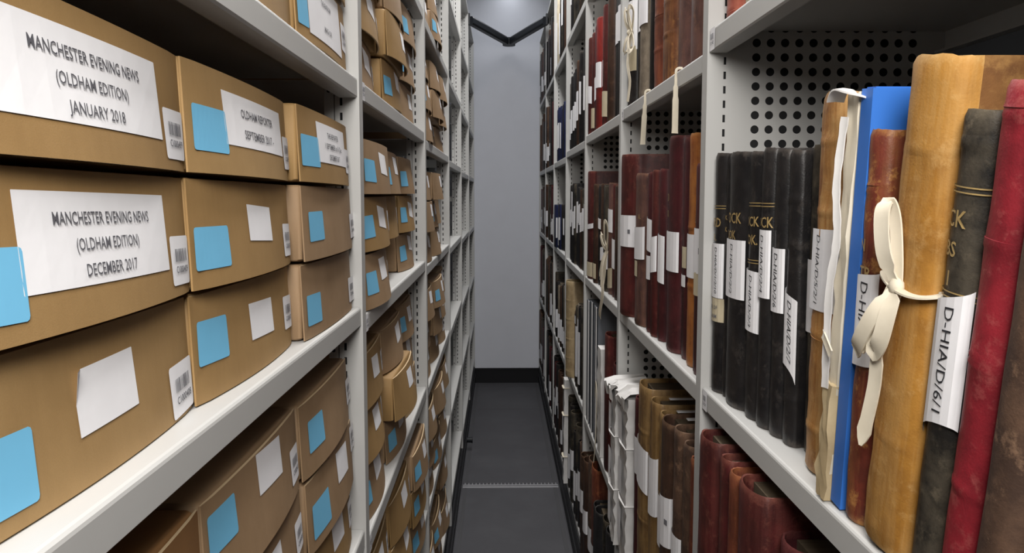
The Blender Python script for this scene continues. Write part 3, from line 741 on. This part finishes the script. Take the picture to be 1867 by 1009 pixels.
# cotton tape tied round the ochre volume
ty = empty('cotton_tape', (.367, .757, ZM + .0054), 'white cotton tape tied in a bow around the tall ochre volume', 'tape'); ty.rotation_euler = (.130, 0, 0)
tz = .262
ring = [(lambda p: (p[0] - .001, p[1], tz + .004 * math.sin(i * .5)))(spine(.084, .022, 1.0 - 2.0 * i / 14, .0015)) for i in range(15)]
ring = [(.20, .0438, tz), (.05, .0442, tz)] + ring + [(.05, -.0442, tz - .004), (.20, -.0438, tz - .004), (.31, -.0438, tz - .004)]
ribbon('tape_band', smooth_pts(ring, 3), .013, (0, 0, 1), M['tape'], ty)
kx, ky_ = -.004, -.004
def bmball(c, r, sc=(1, 1, 1)):
    bm = bmesh.new(); bmesh.ops.create_icosphere(bm, subdivisions=2, radius=r)
    vs = [(v.co.x * sc[0] + c[0], v.co.y * sc[1] + c[1], v.co.z * sc[2] + c[2]) for v in bm.verts]; fs = [tuple(v.index for v in f.verts) for f in bm.faces]; bm.free(); return vs, fs
v_, f_ = bmball((kx, ky_, tz), .0085, (.8, 1, 1)); build('knot', v_, f_, M['tape'], ty, None, True, 180)
def tloop(pts, w): return ribbon('bow_loop', smooth_pts(pts, 6), w, (1, .35, 0), M['tape'], ty)
tloop([(kx, ky_, tz), (kx - .012, ky_ + .006, tz + .030), (kx - .014, ky_ + .013, tz + .066), (kx - .006, ky_ + .018, tz + .076), (kx - .001, ky_ + .013, tz + .060), (kx, ky_ + .004, tz + .025), (kx, ky_, tz)], [.010] * 4 + [.017] * 12 + [.013] * 30)
tloop([(kx, ky_, tz), (kx - .016, ky_ + .004, tz - .026), (kx - .020, ky_ + .020, tz - .058), (kx - .014, ky_ + .034, tz - .072), (kx - .006, ky_ + .020, tz - .042), (kx, ky_, tz)], [.010] * 4 + [.016] * 18 + [.013] * 30)
tloop([(kx, ky_, tz), (kx - .010, ky_ - .010, tz - .020), (kx - .014, ky_ - .008, tz - .050), (kx - .012, ky_ + .006, tz - .064), (kx - .008, ky_ + .004, tz - .030), (kx, ky_, tz)], [.010] * 4 + [.018] * 40)
ribbon('tape_end', smooth_pts([(kx, ky_, tz), (kx - .008, ky_ + .004, tz - .06), (kx - .006, ky_ + .010, tz - .105), (kx - .010, ky_ + .016, tz - .165)]), [.010] * 8 + [.014] * 8 + [.016, .010, .003], (1, .45, 0), M['tape'], ty)
nb(.690, ZM, .045, .416, .376, .30, L['charcoal'], 'mottled charcoal volume with gold lettering between the ochre and crimson ones',
          [SL(.150, .262, 'D-HIA/D/6/1', s=(-1.1, 1.1), sc=.0, size=.014, slant=-.010, curl=.008)], lean=.128, bands=(.94,), gold=[('CK', .45, .322, .020), ('BS', .40, .297, .018), ('1', .2, .272, .018)], goldlines=[.350, .262])
nb(.641, ZM, .046, .432, .374, .30, L['crimson'], 'faded crimson leather volume with ribbed spine near the right edge', [], lean=.140, bands=(.25, .5, .72, .95))
nb(.592, ZM, .042, .44, .370, .30, L['umber'], 'dark brown suede volume at the right edge beside the crimson one', [], lean=.142)

# --- nearest bay, shelf above and shelf below
ZU = 2.086
make_book(1.362, ZU, .088, .38, .384, .30, L['pink'], 'faded red ribbed volume on the shelf above the black ledgers, beside the post', [], hi=True, bands=(.05, .13, .22, .3))
make_book(1.296, ZU, .034, .38, .394, .30, L['creamcloth'], 'pale cream volume on the shelf above, second from the post', [], hi=True)
make_book(1.224, ZU, .090, .38, .380, .30, L['orange'], 'brown volume on the shelf above, third from the post, only its foot in view', [])
make_book(1.15, ZU, .05, .36, .384, .30, L['brown'], 'dark brown volume on the shelf above, fourth from the post', [])
ZL = .751
make_book(1.300, ZL, .090, .642, .338, .36, L['oxblood'], 'tall oxblood volume at the post on the lower shelf, frayed at its head', [], hi=True)
make_book(1.210, ZL, .045, .636, .346, .36, L['oxblood'], 'slim oxblood volume on the lower shelf, second from the post', [], hi=True)
make_book(1.160, ZL, .050, .630, .346, .36, L['russet'], 'flaking orange-red volume on the lower shelf, third from the post', [], hi=True, jit=.0005)
make_book(1.080, ZL, .098, .640, .340, .36, L['oxblood'], 'broad faded red volume with pink cap on the lower shelf, fourth from the post', [], hi=True)
make_book(.985, ZL, .075, .600, .365, .34, L['maroon'], 'dark maroon volume in the shadow of the lower shelf, fifth from the post', [])
make_book(.90, ZL, .075, .60, .37, .34, L['maroon'], 'dark maroon volume in the shadow of the lower shelf, sixth from the post', [])
make_book(.815, ZL, .075, .60, .37, .34, L['maroon'], 'dark maroon volume in the shadow of the lower shelf, seventh from the post', [])

# --- second bay, middle shelf
Z2 = 1.448
wb = dict(k=.85)
make_book(2.306, Z2, .150, .462, .352, .32, L['oxblood'], 'stout oxblood volume with broad white band, at the second right post',
          [SL(.200, .290, None, s=(-1.02, 1.0), mark=(-.55, .238), **wb)], rd=.046, hi=True)
make_book(2.130, Z2, .125, .404, .366, .30, L['rosebrown'], 'reddish-brown volume beside the stout oxblood one, second right bay',
          [SL(.176, .262, None, s=(-.98, 1.05), slant=-.004), SL(.13, .172, None, s=(-.2, .5), mat=M['cream'], k=.9)], hi=True, gold=[('AL', -.2, .285, .018)])
make_book(2.010, Z2, .056, .404, .374, .30, L['maroon'], 'thin maroon volume with two overlapping slips, third in the second right bay', [SL(.208, .290, None, s=(-1, 1.3), slant=.006), SL(.135, .195, None, s=(-.6, .6))])
make_book(1.945, Z2, .050, .408, .372, .30, L['oxblood'], 'thin red volume, fourth in the second right bay', [SL(.158, .245, None, s=(-1, 1), slant=-.005)])
make_book(1.886, Z2, .052, .409, .378, .30, L['maroon'], 'thin dark red volume, fifth in the second right bay', [SL(.142, .255, None, s=(-1, 1.2), slant=.004)])
make_book(1.836, Z2, .032, .406, .390, .30, L['maroon'], 'thinnest dark red volume, sixth in the second right bay', [])
make_book(1.765, Z2, .100, .477, .376, .32, L['maroon'], 'tall smooth maroon volume with faint gold lettering and white slip',
          [SL(.180, .268, None, s=(-1.0, 1.05))], hi=True, gold=[('RECD', .8, .335, .024), ('BOR', .6, .300, .022)])
make_book(1.675, Z2, .060, .468, .388, .30, L['maroon'], 'tall maroon volume with small tan patch, left of the orange one',
          [SL(.195, .240, None, mat=M['cream'], s=(-.4, .7), k=.9), SL(.155, .180, None, s=(-.4, .7))])
make_book(1.605, Z2, .070, .471, .383, .32, L['orange'], 'bright orange-tan volume with white slip near the first right post',
          [SL(.182, .270, None, s=(-.9, 1.1), mark=(.6, .24))], hi=True, bands=(.35, .6))
make_book(1.528, Z2, .066, .408, .378, .30, L['maroon'], 'dark maroon volume with white slip right at the first right post',
          [SL(.198, .285, None, s=(-1, 1.1), mark=(-.5, .236)), SL(.155, .20, None, s=(-.7, .5), mat=M['cream'], k=.8)], gold=[('AL', .4, .296, .018)])
# --- second bay, upper shelf
Z2U = 2.053
make_book(2.365, Z2U, .085, .46, .376, .30, L['black'], 'black volume with wide white wrapper at the second right post, upper shelf',
          [SL(.160, .300, None, s=(-1.05, 1.05), **wb), SL(.10, .17, None, s=(-1, .5), mat=M['cream'], k=.8)], hi=True)
make_book(2.285, Z2U, .05, .46, .392, .30, L['charcoal'], 'dark volume behind the white tape bow, upper shelf of second right bay', [SL(.20, .40, None, s=(-.8, .8))])
make_book(2.200, Z2U, .085, .44, .382, .30, L['greytan'], 'grey-tan suede volume with white slip at its head, upper shelf', [SL(.20, .36, None, s=(-1., .9))], hi=True)
make_book(2.110, Z2U, .050, .43, .392, .30, L['black'], 'black thin volume on the upper shelf, between grey-tan and brown ones', [])
make_book(2.010, Z2U, .095, .40, .386, .32, L['russet'], 'worn brown volume with torn foot on the upper shelf of second right bay', [], hi=True, bands=(.25, .45), jit=.0006)
make_book(1.890, Z2U, .110, .38, .384, .32, L['tanbrown'], 'tan-brown volume with orange patches on the upper shelf of second right bay', [], hi=True, bands=(.3, .5))
make_book(1.775, Z2U, .090, .38, .394, .30, L['rosebrown'], 'dusty brown volume, third from the first right post on the upper shelf', [], hi=True)
make_book(1.692, Z2U, .055, .38, .400, .30, L['rosebrown'], 'slim dusty brown volume, second from the first right post on the upper shelf', [], hi=True)
make_book(1.605, Z2U, .090, .38, .382, .32, L['rosebrown'], 'dusty brown volume with flaking foot at the first right post, upper shelf', [], hi=True)
tb = empty('cotton_tape', (.372, 2.29, Z2U + .20), 'white cotton tape knotted in a bow on the upper shelf volumes', 'tape')
for i, (dy, dz) in enumerate(((.03, .07), (-.045, .06), (.035, -.05), (-.05, -.06))):
    ribbon('bow_loop', smooth_pts([(0, 0, 0), (-.014, dy * .5, dz * .4), (-.016, dy, dz), (-.004, dy * 1.1, dz * .8), (0, 0, 0)]), .013, (1, .2, 0), M['tape'], tb)
ribbon('tape_end', smooth_pts([(0, 0, 0), (-.012, -.01, -.08), (-.008, -.028, -.14), (-.012, -.02, -.195)]), .012, (1, .3, 0), M['tape'], tb)
v_, f_ = bmball((-.004, 0, 0), .010); build('knot', v_, f_, M['tape'], tb, None, True, 180)
for Yt, zb, zt_, tilt, lb in ((1.640, 1.958, 2.046, -.004, 'white tape end hanging off the upper right shelf lip, the nearer of two'), (1.985, 1.958, 2.05, .018, 'white tape end hanging off the upper right shelf lip, the farther of two')):
    o = empty('hanging_tape', (RX - .004, Yt, 2.06), lb, 'tape')
    ribbon('tape_strip', smooth_pts([(.012, .001, -.0062), (.004, .001, -.0062), (-.001, 0, -.012), (-.0015, -.001, -.035), (-.002, -.002 + tilt * .3, -.070), (-.003, -.003 + tilt, -.138)]),
           [.005] * 16 + [.006] * 4 + [.010] * 4 + [.013] * 6 + [.014], (.25, -1, .2), M['tape'], o)
# --- second bay, lower shelf: two paper parcels, then leather volumes
def parcel(Y, w, h, xf, d, label, seed):
    r = random.Random(seed); root = empty('paper_parcel', (xf, Y, ZL + .001), label, 'parcel')
    slab(w, h - .02, d, r, .0022, 26, 6, .25).build('wrapping', M['crumple'], root, smooth=True, sharp=25)
    tp = MB(); nu = 12
    vs = []
    for i in range(nu + 1):
        y = -w / 2 * 1.2 + w * 1.2 * i / nu
        for j, (x, z) in enumerate(((-.006, h - .05), (-.016, h - .012), (.01, h - .002), (.10, h + .004))):
            vs.append((x + r.gauss(0, .004), y + r.gauss(0, .004), z + r.gauss(0, .005)))
    tp.add(vs, [(4 * i + j, 4 * i + 4 + j, 4 * i + 5 + j, 4 * i + 1 + j) for i in range(nu) for j in range(3)]); tp.build('folded_top', M['crumple'], root, smooth=True, sharp=20)
    for zz in (h * .35, h * .68):
        ribbon('tie', [(.12, w / 2 + .006, zz), (-.004, w / 2 + .004, zz), (-.009, 0, zz + .003), (-.004, -w / 2 - .004, zz), (.12, -w / 2 - .006, zz)], .006, (0, 0, 1), M['crumple'], root)
    st = MB()
    for q in range(3):
        z0 = h * (.10 + .28 * q); st.add([(-.0075 + r.gauss(0, .001), -w * .1, z0), (-.0075, w * .42, z0 + .004), (-.0075, w * .42, z0 + h * .2), (-.0075, -w * .1, z0 + h * .2)], [(0, 1, 2, 3)])
    st.build('paper_flap', M['paper'], root)
    return root
parcel(2.335, .090, .49, .338, .28, 'crumpled white paper parcel against the second right post, lower shelf', 11)
parcel(2.205, .110, .50, .350, .28, 'crumpled white paper parcel next to the thin maroon volume, lower shelf', 12)
make_book(2.085, ZL, .060, .505, .362, .30, L['maroon'], 'thin maroon volume between the paper parcel and olive volume, lower shelf', [SL(.30, .40, None, s=(-1, 1.2))], hi=True)
make_book(1.965, ZL, .125, .570, .352, .34, L['olive'], 'tall olive-tan volume beside the thin maroon one, lower shelf', [SL(.31, .42, None, s=(-1, 1), slant=.006)], hi=True, bands=(.2, .4, .6, .8))
make_book(1.850, ZL, .085, .558, .358, .34, L['olive'], 'olive-brown volume with small white tab on its head, lower shelf', [SL(.28, .42, None, s=(-1, 1.1), slant=-.01)], hi=True)
make_book(1.768, ZL, .062, .550, .364, .34, L['olive'], 'olive volume with tan cap, third olive one on the lower shelf', [SL(.24, .36, None, s=(-1, 1.1))], hi=True)
make_book(1.676, ZL, .106, .560, .350, .34, L['brown'], 'brown volume with orange cap and wide white band, lower shelf', [SL(.285, .395, None, s=(-1.1, 1.05), slant=-.012, mark=(-.4, .34), **wb)], hi=True, rd=.03)
make_book(1.583, ZL, .070, .570, .356, .34, L['umber'], 'dark brown volume with orange cap, lower shelf near the first right post', [SL(.25, .35, None, s=(-.9, 1.1))], hi=True)
make_book(1.515, ZL, .058, .560, .360, .34, L['umber'], 'greyish brown volume, lower shelf near the first right post', [], hi=True)
make_book(1.467, ZL, .033, .548, .362, .34, L['russet'], 'slim russet-capped volume at the first right post, lower shelf', [], hi=True)
for (Y, zz, lb_) in ((1.850, ZL + .560, 'white paper tab lying on the head of the olive-brown volume'), (1.768, ZL + .552, 'white paper tab lying on the head of the third olive volume'), (1.672, ZL + .562, 'white paper tab lying on the head of the orange-capped volume')):
    m = MB(); m.box(-.028, .028, -.008, .008, 0, .0014); o = m.build('paper_tab', M['paper']); o.location = (.430, Y, zz + .001); tag(o, lb_, 'paper tab')

# --- remaining bays, from lists: (width, height, colour, slip z0, slip z1, slip kind)
def row(bay, z, y_far, items, where, xf0=.378, seed=1, cname=None, gapx=.0):
    """place books from the far post towards the camera"""
    r = random.Random(seed * 101 + bay * 7 + int(z * 100)); y = y_far; k = 0
    names = {'black': 'black', 'black_cloth': 'black cloth', 'redbrown': 'red-brown', 'oxblood': 'oxblood', 'maroon': 'maroon', 'russet': 'russet', 'brown': 'dark brown', 'red': 'bright red', 'navy': 'navy blue',
             'umber': 'umber', 'creamcloth': 'cream', 'charcoal': 'charcoal', 'rosebrown': 'dusty brown', 'orange': 'orange-tan', 'greytan': 'grey-tan', 'olive': 'olive', 'tan': 'tan'}
    ordn = ['first', 'second', 'third', 'fourth', 'fifth', 'sixth', 'seventh', 'eighth', 'ninth', 'tenth', 'eleventh', 'twelfth', 'thirteenth', 'fourteenth', 'fifteenth', 'sixteenth', 'seventeenth', 'eighteenth', 'nineteenth', 'twentieth']
    for it in items:
        w, h, c = it[:3]; sl = it[3] if len(it) > 3 else None; dx = it[4] if len(it) > 4 else r.uniform(-.006, .010)
        slips = []
        if sl:
            for q in (sl if isinstance(sl, list) else [sl]):
                slips.append(SL(q[0], q[1], None, s=(-1.0, 1.0) if len(q) < 3 else q[2], slant=r.uniform(-.008, .008), mat=M['cream'] if len(q) > 3 else M['paper'], k=.7))
        mk = 'with slip' if slips else 'without slip'
        make_book(y - w / 2, z + .001, w - .004, h, xf0 + dx, .30, L[c], f"{names[c]} volume {mk}, {ordn[k]} from far end, {where}", slips, lean=r.uniform(-.001, .002), group='volumes on the ' + where)
        y -= w; k += 1
def fill(total, r, wlo, whi, hlo, hhi, cols, ps, slo=.10, shi=.2, thin=False):
    out = []; s = 0
    while True:
        w = r.uniform(wlo, whi)
        if s + w > total: break
        s += w; h = r.uniform(hlo, hhi); sl = None
        if r.random() < ps:
            a = r.uniform(slo, shi); sl = (a, min(a + r.uniform(.08, .16), h - .02)) + (((-.6, .5),) if thin else ())
        out.append((w, h, r.choice(cols), sl))
    return out
R3 = 3.405
row(2, 2.045, R3, [(.075, .395, 'oxblood', (.13, .20)), (.08, .400, 'oxblood', [(.02, .10, (-.9, .4), 1)]), (.115, .41, 'oxblood', (.12, .21)), (.10, .415, 'red', (.155, .25)), (.10, .41, 'red', (.15, .245)),
                   (.075, .42, 'oxblood', [(.03, .12, (-1, 1), 1)]), (.075, .44, 'rosebrown', (.22, .25)), (.075, .46, 'brown', None), (.12, .47, 'black', (.24, .34, (-1.05, 1.05))), (.10, .45, 'black', (.23, .34, (-1.05, 1.05)))], 'upper shelf, third right bay', .372)
row(2, 1.445, R3, [(.14, .445, 'oxblood', [(.205, .225), (.01, .07, (-.9, .7), 1)], -.006), (.08, .385, 'rosebrown', (.15, .24, (-.8, .8))), (.075, .39, 'brown', [(.02, .08, (-.7, .8), 1)]), (.07, .385, 'black', (.22, .26, (-.8, .6))), (.065, .39, 'brown', (.10, .15, (-.8, .8))),
                   (.06, .385, 'black', None), (.08, .38, 'charcoal', (.08, .14, (-.8, .8))), (.085, .39, 'rosebrown', [(.22, .30, (-1, 1)), (.02, .09, (-.9, .5), 1)]), (.075, .385, 'oxblood', (.1, .2)), (.08, .38, 'brown', None), (.08, .39, 'maroon', None)], 'middle shelf, third right bay', .374)
tb2 = empty('cotton_tape', (.366, 2.72, 1.445 + .16), 'white cotton tape tied on volumes and trailing over the shelf lip, third right bay', 'tape')
for i, (dy, dz) in enumerate(((.045, .055), (-.05, .10), (.06, -.10), (.02, -.13))):
    ribbon('bow_loop', smooth_pts([(0, 0, 0), (-.012, dy * .5, dz * .4), (-.016, dy, dz), (-.006, dy * 1.1, dz * .8), (0, 0, 0)]), .014, (1, .2, 0), M['tape'], tb2)
ribbon('tape_end', smooth_pts([(0, 0, 0), (-.012, .02, -.09), (-.012, .01, -.15), (-.014, .06, -.22), (-.012, .08, -.245)]), .020, (1, .3, 0), M['tape'], tb2)
# lower shelf of the third bay: slate folders standing upright, a white bundle, a red volume
for i, (Y, hh, lb_) in enumerate(((3.32, .52, 'farthest slate grey folder standing on the lower shelf, third right bay'), (3.20, .53, 'middle slate grey folder standing on the lower shelf, third right bay'), (3.06, .53, 'nearest slate grey folder standing on the lower shelf, third right bay'))):
    fo = empty('document_folder', (.372, Y, .831), lb_, 'folder')
    m = MB(); m.box(0, .30, -.040, -.036, 0, hh); m.box(0, .30, .036, .040, 0, hh); m.box(-.002, .003, -.040, .040, 0, hh); m.build('card_cover', M['foldergrey'], fo)
    m = MB(); m.box(.004, .29, -.034, .034, .004, hh - .02); m.build('papers', M['pages'], fo)
    m = MB(); m.box(-.0045, -.002, -.042, -.032, 0, hh + .002); m.build('edge_tape', M['crumple'], fo)
pw = empty('paper_bundle', (.366, 2.90, .831), 'white tied paper bundle beside the red volume on the lower shelf, third right bay', 'paper bundle')
slab(.10, .40, .26, random.Random(5), .0016, 16, 5).build('folded_papers', M['crumple'], pw, smooth=True, sharp=30)
ribbon('tape', smooth_pts([(-.008, .05, .20), (-.012, .0, .27), (-.012, -.03, .22), (-.010, .01, .05), (-.012, .045, -.05)]), .010, (1, 0, 0), M['tape'], pw)
row(2, .83, 2.80, [(.13, .48, 'oxblood', None, -.008), (.10, .40, 'maroon', None), (.10, .42, 'brown', None)], 'lower shelf, third right bay', .374)
row(2, .22, R3, [(.09, .45, 'brown', (.2, .3)), (.10, .46, 'brown', (.15, .25)), (.11, .50, 'umber', (.12, .22)), (.13, .51, 'russet', (.10, .2)), (.10, .40, 'black_cloth', None), (.10, .42, 'black_cloth', None), (.1, .43, 'charcoal', None), (.1, .43, 'black_cloth', None)], 'bottom shelf, third right bay', .352)
r4 = random.Random(44)
BK = ['black', 'black_cloth', 'charcoal', 'brown', 'black']
R4, R5, R6, R7 = 4.405, 5.405, 6.405, 7.38
row(3, 2.635, R4, fill(.95, r4, .05, .08, .30, .42, BK, .5), 'top shelf, fourth right bay', .376)
row(3, 2.03, R4, [(.075, .36 + .008 * i, c, (.06 + .01 * i, .17 + .015 * i, (-.6, .4))) for i, c in enumerate(['charcoal', 'black', 'black', 'black_cloth', 'black', 'black', 'brown', 'black', 'black', 'black_cloth', 'black', 'black'])], 'upper shelf, fourth right bay', .376)
row(3, 1.442, R4, [(.08, .40, 'greytan', (.33, .36))] + fill(.86, r4, .055, .08, .37, .41, BK, .95, .14, .22, True), 'middle shelf, fourth right bay', .376)
row(3, .22, R4, [(.055, .45, 'brown'), (.055, .46, 'black')], 'far bottom shelf, fourth right bay', .362)
row(3, .22, 4.205, fill(.74, r4, .06, .09, .40, .50, ['brown', 'black', 'maroon', 'umber', 'charcoal'], .7, .05, .25), 'bottom shelf, fourth right bay', .362)
# lower shelf of the fourth bay: big vellum volume and stacked papers
row(3, .85, R4, [(.07, .40, 'black', (.1, .3, (-.6, .5))), (.07, .42, 'black', (.05, .25, (-.6, .5))), (.06, .38, 'charcoal', (.1, .34, (-.6, .5)))], 'lower shelf, fourth right bay', .376)
make_book(4.09, .851, .125, .500, .340, .32, leather('vellum_binding', (.40, .30, .17), (.28, .20, .11), (.50, .40, .25), .25, .4), 'large cream vellum volume with raised bands standing proud of the lower shelf', [], rd=.045, bands=(.06, .2, .4, .6, .8), hi=True)
row(3, .85, 4.00, [(.10, .36, 'brown', [(.30, .34)]), (.08, .40, 'charcoal', (.05, .3, (-.7, .6))), (.08, .42, 'greytan', (.08, .35, (-.7, .6))), (.08, .42, 'black', (.05, .3, (-.6, .5))), (.08, .43, 'charcoal', None)], 'lower shelf beside vellum, fourth right bay', .372)
wt = empty('paper_bundle', (.345, 4.25, .221), 'tall white wrapped bundle tied with tape on the bottom shelf, fourth right bay', 'paper bundle')
slab(.066, .575, .25, random.Random(9), .0013, 18, 4, .2).build('folded_papers', M['crumple'], wt, smooth=True, sharp=30)
for zz in (.15, .38, .53): ribbon('tape', [(.03, .036, zz), (-.002, .036, zz), (-.004, 0, zz + .004), (-.002, -.036, zz), (.03, -.036, zz)], .014, (0, 0, 1), M['tape'], wt)
row(4, 2.62, R5, [(.08, .40, 'creamcloth', (.02, .3)), (.07, .42, 'creamcloth', (.02, .35)), (.07, .44, 'creamcloth', None), (.06, .45, 'greytan', None), (.06, .43, 'creamcloth', (.05, .3)), (.07, .42, 'black', None), (.06, .44, 'charcoal', (.2, .4)), (.06, .44, 'black', None), (.06, .4, 'black', None), (.06, .42, 'brown', None)], 'top shelf, fifth right bay', .374)
row(4, 2.005, R5, [(.075, .34, 'navy', (.08, .24, (-.6, .6))) for _ in range(5)] + [(.07, .33, 'navy', (.02, .2, (-.6, .6))), (.07, .31, 'navy', None), (.07, .33, 'navy', (.05, .2, (-.6, .6))), (.07, .32, 'black', None), (.07, .33, 'navy', None)], 'upper shelf, fifth right bay', .376)
row(4, 1.45, R5, [(.09, .27, 'navy', (.05, .16, (-.7, .5))), (.20, .275, 'navy', (.06, .19, (-1, -.6)), -.02), (.06, .28, 'black', (.02, .19, (-.6, .6))), (.07, .28, 'black', (.06, .2, (-.6, .6))), (.06, .28, 'navy', (.06, .2, (-.6, .6))), (.06, .28, 'black', None), (.07, .28, 'black', (.1, .2, (-.6, .6)))], 'middle shelf, fifth right bay', .374)
r5 = random.Random(55)
row(4, .85, R5, fill(.94, r5, .06, .09, .34, .42, ['black', 'charcoal', 'greytan', 'brown'], .95, .03, .1), 'lower shelf, fifth right bay', .372)
row(4, .22, R5, fill(.94, r5, .07, .10, .42, .50, ['brown', 'maroon', 'black', 'umber'], .7, .05, .2), 'bottom shelf, fifth right bay', .362)
DK = ['brown', 'black', 'umber', 'black', 'charcoal', 'maroon']
for bay, yf, nm in ((5, R6, 'sixth'), (6, R7, 'seventh')):
    rr = random.Random(60 + bay)
    for z, sh, hlo, hhi in ((2.61, 'top', .34, .45), (2.0, 'upper', .38, .50), (1.45, 'middle', .36, .42), (.85, 'lower', .38, .48), (.22, 'bottom', .42, .50)):
        row(bay, z, yf, fill(.93, rr, .07, .11, hlo, hhi, DK, .55, .03, .1), f'{sh} shelf, {nm} right bay', .368)

# small round ceiling lamp close to the end wall
cl = empty('ceiling_light', (.09, 7.30, 3.70), 'small round ceiling light close to the end wall above the aisle', 'light')
m = MB(); m.cyl((0, 0, -.03), (0, 0, .02), .06, 24); m.build('housing', M['paint'], cl, smooth=True)
pl = bpy.data.lights.new('lamp_glow', 'POINT'); pl.energy = .8; pl.shadow_soft_size = .04; pl.color = (.95, .97, 1)
po = bpy.data.objects.new('lamp_glow', pl); po.location = (0, 0, -.08); po.parent = cl; COL.objects.link(po)
